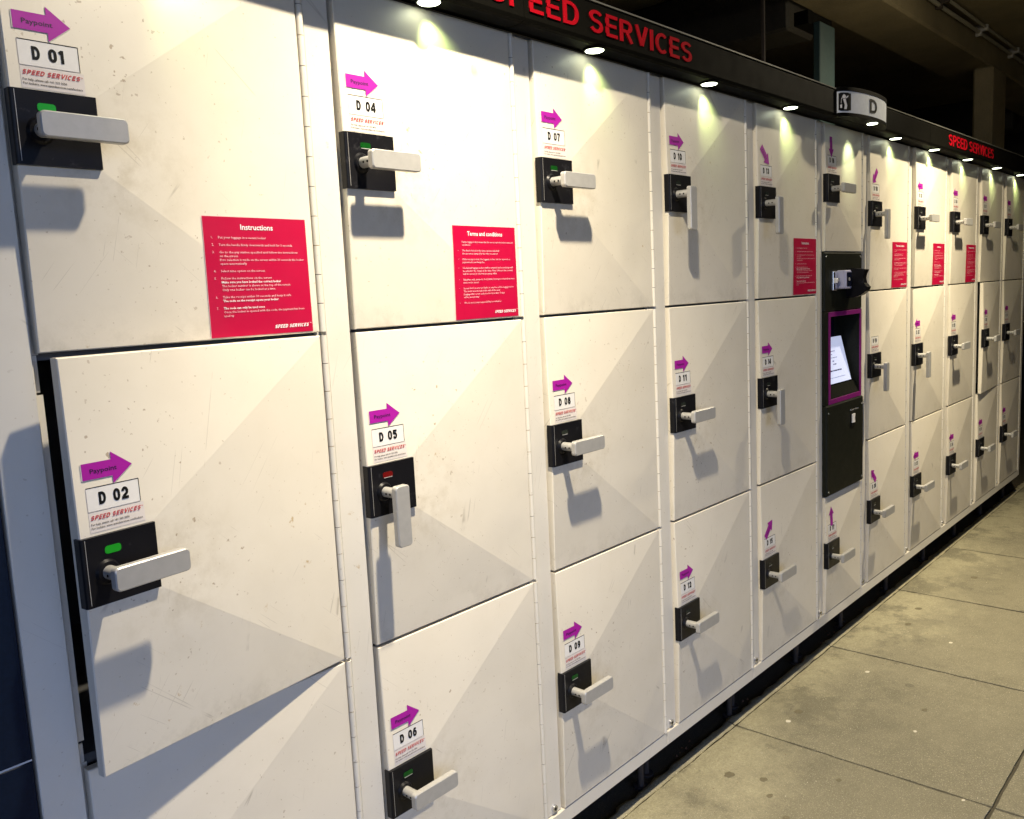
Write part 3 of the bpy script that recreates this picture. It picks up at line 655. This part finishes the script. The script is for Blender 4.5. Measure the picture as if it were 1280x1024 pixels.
for ci, (x0, x1) in enumerate(XS):
    w = x1 - x0; prev = XS[ci - 1][1] + 0.0187 if ci else -0.0705
    th = thing('locker_unit', COLLAB[ci], 'lockers', (prev, 0.3, -ZG), 'columns of white luggage lockers standing in one row')
    COLS.append(th)
    mx = x1 + 0.0185                                   # right boundary of this module
    # carcass
    mb = MB(); D = 0.62; a, b = prev + 0.0005, mx - 0.0005
    lip = 0.021
    mb.box(a, 0.0265, -0.637, a + 0.008, D, 1.205, PAINT2); mb.box(b - 0.008, 0.0265, -0.637, b, D, 1.205, PAINT2)
    mb.box(a, 0.0265, 1.2052, b, D, 1.211, PAINT2)
    mb.box(a + 0.0085, 0.03, -0.635, b - 0.0085, D, -0.600, INNER); mb.box(a + .0085, D - 0.006, -0.599, b - .0085, D, 1.2045, INNER)
    for z in ((0.6, 0.0) if ci != 5 else ()): mb.box(a + 0.0085, 0.032, z - 0.008, b - 0.0085, D - 0.007, z + 0.008, INNER)
    mb.box(x0 - 0.008, 0.0265, -0.598, x0 - 0.004, D - 0.01, 1.204, INNER)
    mb.put('cabinet_body', (0, 0, 0), th)
    # front post left of the doors
    mb = MB(); px0 = prev + 0.001 if ci else prev
    mb.box(px0, 0.0085, -0.5985, x0 - 0.0055, 0.0255, 1.2, PAINT2, 0.0012); mb.put('post', (0, 0, 0), th)
    # recessed lip the door closes on, with the cut-outs of the latch
    mb = MB()
    segs = [(-0.598, -0.45), (-0.45, -0.20), (-0.20, 0.0), (0.0, 0.03), (0.033, 0.545), (0.548, 0.6), (0.6, 1.198)]
    for k, (za, zb) in enumerate(segs): mb.box(x0 - 0.0035, 0.0262, za, x0 + (0.0055 if k % 2 else 0.0085), 0.0285, zb - 0.0005, PAINT2)
    mb.put('door_lip', (0, 0, 0), th)
    mb = MB(); mb.box(px0 + 0.0003, 0.0015, -0.6385, mx - 0.0009, 0.026, -0.6000, PAINT2, 0.0012); mb.put('bottom_rail', (0, 0, 0), th)
    if ci:
        mb = MB(); bx = (px0 + x0) / 2 - 0.004
        mb.tube((bx, 0.0095, -0.583), (bx, 0.0025, -0.583), 0.0095, STEEL, 18, 0.0085); mb.tube((bx, 0.004, -0.583), (bx, 0.0018, -0.583), 0.0040, RUBBER, 6)
        mb.put('bolt', (0, 0, 0), th)
    for fx, fy in ((prev + 0.03, 0.10), (mx - 0.035, 0.075), (prev + 0.03, 0.55), (mx - 0.035, 0.55)):
        mb = MB(); mb.tube((fx, fy, -0.777), (fx, fy, -0.770), 0.022, RUST, 12); mb.tube((fx, fy, -0.770), (fx, fy, -0.637), 0.0095, RUST, 10); mb.put('foot', (0, 0, 0), th)
    rows = ROWS if ci != 5 else [(0.7535, 1.2), None, (-0.5975, -0.1505)]
    for ri, rw in enumerate(rows):
        if rw is None: continue
        num += 1; z0, z1 = rw; base = (0.6, 0.0, -0.6)[ri]
        if ci == 5: base = (0.6735, 0, -0.674)[ri]
        yf = relief(w, z0 - base, z1 - base, 0.0)
        # door frame of reference: x0, z = base
        me = door_mesh(w, z0 - base, z1 - base, 0.0)
        for v in me.vertices: v.co.x -= w
        dr = put(me, 'door', (x1, 0, base), th)
        o = (x0, 0, base)
        hg = put(hinge_mesh(z0, z1), 'hinge', (x1 + 0.0085, 0.0035, 0), th)
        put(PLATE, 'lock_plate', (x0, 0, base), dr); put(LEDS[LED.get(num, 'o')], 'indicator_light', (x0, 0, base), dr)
        st, gp = HANDLE[num in VERT]; put(st, 'handle_stem', o, dr); put(gp, 'handle_grip', o, dr)
        rr = random.Random(num); dzl = rr.uniform(-.0008, .0008)
        put(card_mesh('%02d' % num, yf, dzl), 'number_label', o, dr)
        an = ARROW.get(num, 0 if num < 14 else 180)
        if an is not None: put(arrow_mesh(an + (rr.uniform(-2, 2) if an not in (0, 180) else 0), yf, 0.0), 'arrow_sticker', o, dr)
        if num in POST:
            put(poster_mesh(POST[num], yf), 'poster', o, dr)
        if num in AJAR:
            dr.rotation_euler = (0, 0, R(AJAR[num])); dr['label'] = {2: 'door D 02 standing open', 28: 'door standing slightly open', 21: 'door not quite shut'}[num]
        if num == 19: dr['label'] = 'door without a purple arrow'
# right-hand end post of the last column
mb = MB(); mb.box(5.6785, 0.0045, -0.6385, 5.733, 0.0265, 1.2, PAINT2, 0.0012); mb.box(5.7265, 0.027, -0.6385, 5.733, 0.62, 1.2, PAINT2); mb.put('end_post', (0, 0, 0), COLS[-1])

# ------------------------------------------------------------------ pay station
ps = thing('pay_station', 'black pay station with magenta framed lit screen built in between lockers', 'pay station', (2.64, 0.1, -0.147))
X0, X1, Z0, Z1 = 2.6385, 2.9985, -0.1465, 0.7495
SX0, SX1, SZ0, SZ1 = 2.690, 2.978, 0.212, 0.517
mb = MB()
mb.box(X0, -0.002, SZ1 + 0.018, X1, 0.02, Z1, KBLACK, 0.004)                      # upper plate
mb.box(X0, -0.002, SZ0 - 0.018, SX0 - 0.017, 0.02, SZ1 + 0.0175, KBLACK, 0.001)
mb.box(SX1 + 0.013, -0.002, SZ0 - 0.018, X1, 0.02, SZ1 + 0.0175, KBLACK, 0.001)
mb.box(X0, -0.010, Z0, X1, 0.02, SZ0 - 0.0185, KBLACK, 0.005)                     # lower door
mb.put('front_panel', (0, 0, 0), ps)
mb = MB()
for a in ((SX0 - 0.016, SZ1, SX1 + 0.012, SZ1 + 0.017), (SX0 - 0.016, SZ0 - 0.0175, SX1 + 0.012, SZ0), (SX0 - 0.016, SZ0, SX0, SZ1), (SX1, SZ0, SX1 + 0.012, SZ1)):
    mb.box(a[0], -0.004, a[1], a[2], 0.0, a[3], MAGK, 0.0006)
mb.put('screen_surround', (0, 0, 0), ps)
mb = MB()                                                                        # recess behind the surround
mb.box(SX0 - 0.002, 0.0005, SZ0 - .002, SX0, 0.10, SZ1 + .002, KBLACK); mb.box(SX1, 0.0005, SZ0 - .002, SX1 + .002, 0.10, SZ1 + .002, KBLACK)
mb.box(SX0, 0.0005, SZ1, SX1, 0.10, SZ1 + .002, KBLACK); mb.box(SX0, 0.10, SZ0, SX1, 0.102, SZ1, GLASS)
mb.add([(SX0, 0.0, SZ0 + .001), (SX1, 0.0, SZ0 + .001), (SX1, 0.016, 0.258), (SX0, 0.016, 0.258)], [(0, 1, 2, 3)], KBLACK)
mb.put('screen_recess', (0, 0, 0), ps)
def scr(u, v): return (2.700 + u * 0.250, 0.0195 + v * 0.041, 0.262 + v * 0.170)
mb = MB(); e = 0.004
A = [scr(0, 0), scr(1, 0), scr(1, 1), scr(0, 1)]
mb.add(A + [(x, y + 0.006, z) for x, y, z in A], [(0, 1, 2, 3), (4, 5, 6, 7), (0, 1, 5, 4), (1, 2, 6, 5), (2, 3, 7, 6), (3, 0, 4, 7)], SCREEN)
for k, (v_, u0_, u1_, h_) in enumerate(((0.86, .08, .32, .012), (.76, .08, .40, .01), (.69, .08, .62, .014), (.62, .08, .50, .012), (.55, .08, .66, .01), (.47, .2, .33, .02), (.47, .45, .52, .02), (.40, .2, .33, .02), (.40, .45, .58, .02), (.26, .15, .72, .028), (.12, .15, .80, .008))):
    r = random.Random(k); u = u0_
    while u < u1_:
        du = r.uniform(.02, .07); p = [scr(u, v_), scr(min(u + du, u1_), v_), scr(min(u + du, u1_), v_ + h_), scr(u, v_ + h_)]
        mb.add([(x, y - 0.0008, z) for x, y, z in p], [(0, 1, 2, 3)], SCRINK); u += du + .012
mb.put('screen', (0, 0, 0), ps)
for sx, sz in ((2.655, 0.735), (2.985, 0.735), (2.655, -0.130), (2.985, -0.130), (2.985, 0.165), (2.655, 0.165)):
    mb = MB(); yy = -0.0022 if sz > .7 else -0.0102; mb.tube((sx, yy + .001, sz), (sx, yy - 0.0012, sz), 0.0042, STEEL, 10, 0.0036); mb.put('screw', (0, 0, 0), ps)
# lock, card reader and its curved shield
mb = MB(); mb.box(2.704, -0.008, 0.612, 2.742, 0.0, 0.682, STEEL, 0.002); mb.box(2.709, -0.0088, 0.617, 2.719, -0.0075, 0.636, RUBBER); mb.box(2.709, -0.0088, 0.657, 2.719, -0.0075, 0.677, RUBBER)
mb.box(2.706, -0.018, 0.638, 2.722, -0.007, 0.656, WHITEI, 0.002); mb.tube((2.730, -0.006, 0.648), (2.730, -0.020, 0.648), 0.008, STEEL, 14)
mb.put('lock_fitting', (0, 0, 0), ps)
mb = MB(); mb.prism(rrect(2.752, 0.616, 2.812, 0.684, 0.008), -0.002, -0.034, plain('pale_reader_shell', (0.48, 0.48, 0.66), 0.35), 0.003)
mb.prism(rrect(2.764, 0.624, 2.806, 0.676, 0.004), -0.033, -0.0352, GLASS); mb.tube((2.784, -0.035, 0.650), (2.784, -0.037, 0.650), 0.006, ZINC, 10)
mb.put('card_reader', (0, 0, 0), ps)
mb = MB()
prof = [(0.0, 0.690), (-0.030, 0.690), (-0.075, 0.683), (-0.068, 0.668), (-0.064, 0.652), (-0.068, 0.634), (-0.082, 0.618), (-0.076, 0.604), (-0.058, 0.590), (-0.030, 0.582), (0.0, 0.580)]
vs = [(2.838, y, z) for y, z in prof] + [(2.874, y, z) for y, z in prof]; n = len(prof)
mb.add(vs, [(i, (i + 1) % n, n + (i + 1) % n, n + i) for i in range(n)] + [list(range(n)), list(range(n, 2 * n))], BLACKP)
mb.put('reader_shield', (0, 0, 0), ps)
mb = MB(); mb.box(2.866, -0.014, 0.088, 2.905, -0.009, 0.138, INK, 0.001); mb.prism([(2.868, .102), (2.897, .102), (2.892, .118), (2.897, .136), (2.868, .136)], -0.012, -0.017, WHITEI)
text(mb, 'Ticket / Print', 2.858, 0.149, 0.0055, WHITEI, lambda x, z: -0.0106, 0.085)
mb.put('receipt_slot', (0, 0, 0), ps)

# ------------------------------------------------------------------ black header with lettering and downlights
FY, FZ0, FZ1 = -0.062, 1.203, 1.292
hd = thing('header_board', 'long black header above the lockers with red SPEED SERVICES lettering and downlights', 'header', (-0.2, -0.03, 1.2))
mb = MB()
joints = [-0.30, 0.97, 2.60, 3.62, 4.17, 5.18, 5.80]
for a, b in zip(joints, joints[1:]):
    # cross-section: front board, rounded lower lip, underside with a shallow step
    prof = [(0.010, FZ1), (FY + 0.004, FZ1), (FY, FZ1 - 0.004), (FY, FZ0 + 0.010), (FY + 0.003, FZ0 + 0.003), (FY + 0.010, FZ0), (-0.014, FZ0), (-0.010, FZ0 + 0.004), (0.010, FZ0 + 0.004)]
    n = len(prof); vs = [(x, y, z) for x in (a + .001, b - .001) for y, z in prof]
    mb.add(vs, [(i, (i + 1) % n, n + (i + 1) % n, n + i) for i in range(n)] + [list(range(n)), list(range(n, 2 * n))], BLACKM)
mb.put('board', (0, 0, 0), hd)
mb = MB(); mb.box(-0.30, FY - 0.002, FZ1 + 0.0005, 5.80, FY + 0.02, FZ1 + 0.004, TRIM); mb.put('top_trim', (0, 0, 0), hd)
for tx, w_ in ((0.862, 0.772), (3.880, 0.772)):
    word = 'SPEED SERVICES'; tot = sum(_strokes(c, .15)[0] + (.15 if c != ' ' else .045) for c in word) - .15; kx = w_ / tot; cx = 0
    for c in word:
        gw = _strokes(c, .15)[0]
        if c != ' ':
            mb = MB(); gtext(mb, c, tx + cx * kx, 1.2265, 0.0485, REDL, lambda x, z: FY + 0.0005, None, t=0.15, depth=0.003)
            x_ = tx + cx * kx
            mb.v = [(x_ + (a - x_) * kx / 0.0485, b, c_) for a, b, c_ in mb.v]
            mb.put('letter', (0, 0, 0), hd)
        cx += gw + (.15 if c != ' ' else .045)
DL = [(0.20, -.036), (0.728, -.036), (1.245, -.036), (1.772, -.036), (2.290, -.036), (3.265, -.036), (3.765, -.036), (4.290, -.036), (4.840, -.036), (5.375, -.036)]
for k, (x, y) in enumerate(DL):
    mb = MB(); mb.tube((x, y, FZ0 - 0.0003), (x, y, FZ0 - 0.0045), 0.027, BLACKM, 24, 0.0255); dl = mb.put('downlight', (0, 0, 0), hd)
    mb = MB(); mb.tube((x, y, FZ0 - 0.0040), (x, y, FZ0 - 0.0060), 0.0225, LENS, 24, 0.020); mb.put('lens', (0, 0, 0), dl)
    lamp('downlight_light', 'SPOT', (x + 0.012, y, FZ0 - 0.010), 1.35, (0.76, 1.0, 0.36), 0.006, (x + 0.046, y + 0.040, FZ0 - 0.085), 80, 1.0)

# round bay sign
sg = thing('bay_sign', 'white half-round sign with a luggage pictogram and letter D on the header', 'sign', (2.82, FY, 1.2))
def arc(k, n=28, a=0.215, d=0.056): return [(2.815 - a * math.cos(math.pi * i / n) * k, FY - d * math.sin(math.pi * i / n) * k) for i in range(n + 1)]
def drum(z0, z1, k, m, name):
    P = arc(k); n = len(P); mb = MB(); vs = [(x, y + 0.002, z0) for x, y in P] + [(x, y + 0.002, z1) for x, y in P]
    mb.add(vs, [(i, i + 1, n + i + 1, n + i) for i in range(n - 1)], m, True); mb.add(vs, [list(range(n)), list(range(n, 2 * n)), (0, n - 1, 2 * n - 1, n)], m)
    return mb.put(name, (0, 0, 0), sg)
drum(1.203, 1.2145, 1.03, BLACKM, 'bottom_rim'); drum(1.215, 1.2865, 1.0, SIGNW, 'sign_face'); drum(1.287, 1.3, 1.03, BLACKM, 'top_rim')
def onarc(s, z, off=0.0012):
    """point at arc parameter s 0..1 on the drum"""
    t = math.pi * s; k = 1 + off / 0.07
    return (2.815 - 0.215 * math.cos(t) * k, FY + 0.002 - 0.056 * math.sin(t) * k, z)
def arcpoly(mb, poly, m, off):                       # poly in (s,z)
    mb.add([onarc(s, z, off) for s, z in poly], [list(range(len(poly)))], m)
mb = MB()
for i in range(6):
    s0 = 0.045 + i * 0.027; arcpoly(mb, [(s0, 1.221 if 0 < i < 5 else 1.223), (s0 + .027, 1.221 if 0 < i < 5 else 1.223), (s0 + .027, 1.281 if 0 < i < 5 else 1.279), (s0, 1.281 if 0 < i < 5 else 1.279)], INK, 0.0012)
for poly in ([(0.10, 1.268), (0.125, 1.276), (0.15, 1.270), (0.145, 1.262), (0.112, 1.262)], [(0.112, 1.260), (0.145, 1.261), (0.165, 1.238), (0.158, 1.226), (0.128, 1.226), (0.135, 1.240)],
             [(0.075, 1.240), (0.10, 1.242), (0.10, 1.230), (0.075, 1.230)], [(0.085, 1.245), (0.09, 1.262), (0.108, 1.266), (0.105, 1.262), (0.094, 1.258), (0.09, 1.245)], [(0.150, 1.266), (0.178, 1.272), (0.176, 1.267), (0.152, 1.261)]):
    arcpoly(mb, poly, WHITEI, 0.0020)
mb.put('pictogram', (0, 0, 0), sg)
mb = MB(); vs, fs = glyphs('D', 0.03, 4); xs = [v[0] for v in vs]; k = 0.046 / 0.72
mb.add([onarc(0.42 + (a - min(xs)) / (max(xs) - min(xs)) * 0.095, 1.228 + b * k, 0.0016) for a, b in vs], fs, INK); mb.put('bay_letter', (0, 0, 0), sg)
mb = MB(); mb.tube((2.850, -0.092, 1.2027), (2.850, -0.092, 1.2000), 0.0185, LENS, 20, 0.017); mb.put('downlight', (0, 0, 0), sg)
lamp('sign_light', 'SPOT', (2.850, -0.092, 1.190), 2.0, (0.86, 1.0, 0.55), 0.008, (2.86, 0, 1.08), 60, 0.85)

# flood lamps hung from the ceiling above the pavement
for k, (x, y, z) in enumerate(LAMPS):
    fl = thing('flood_lamp', ['ceiling flood lamp hung above the near lockers', 'ceiling flood lamp hung above the far lockers'][k], 'lamp', (x, y, z))
    mb = MB(); mb.box(x - 0.07, y - 0.07, z + 0.012, x + 0.07, y + 0.07, z + 0.06, BLACKM, 0.006); mb.put('housing', (0, 0, 0), fl)
    mb = MB(); mb.box(x - 0.05, y - 0.05, z + 0.008, x + 0.05, y + 0.05, z + 0.0115, LENSW); mb.put('lens', (0, 0, 0), fl)
    mb = MB(); mb.tube((x, y, z + 0.058), (x, y, 2.16), 0.01, BLACKM, 10); mb.put('stem', (0, 0, 0), fl)
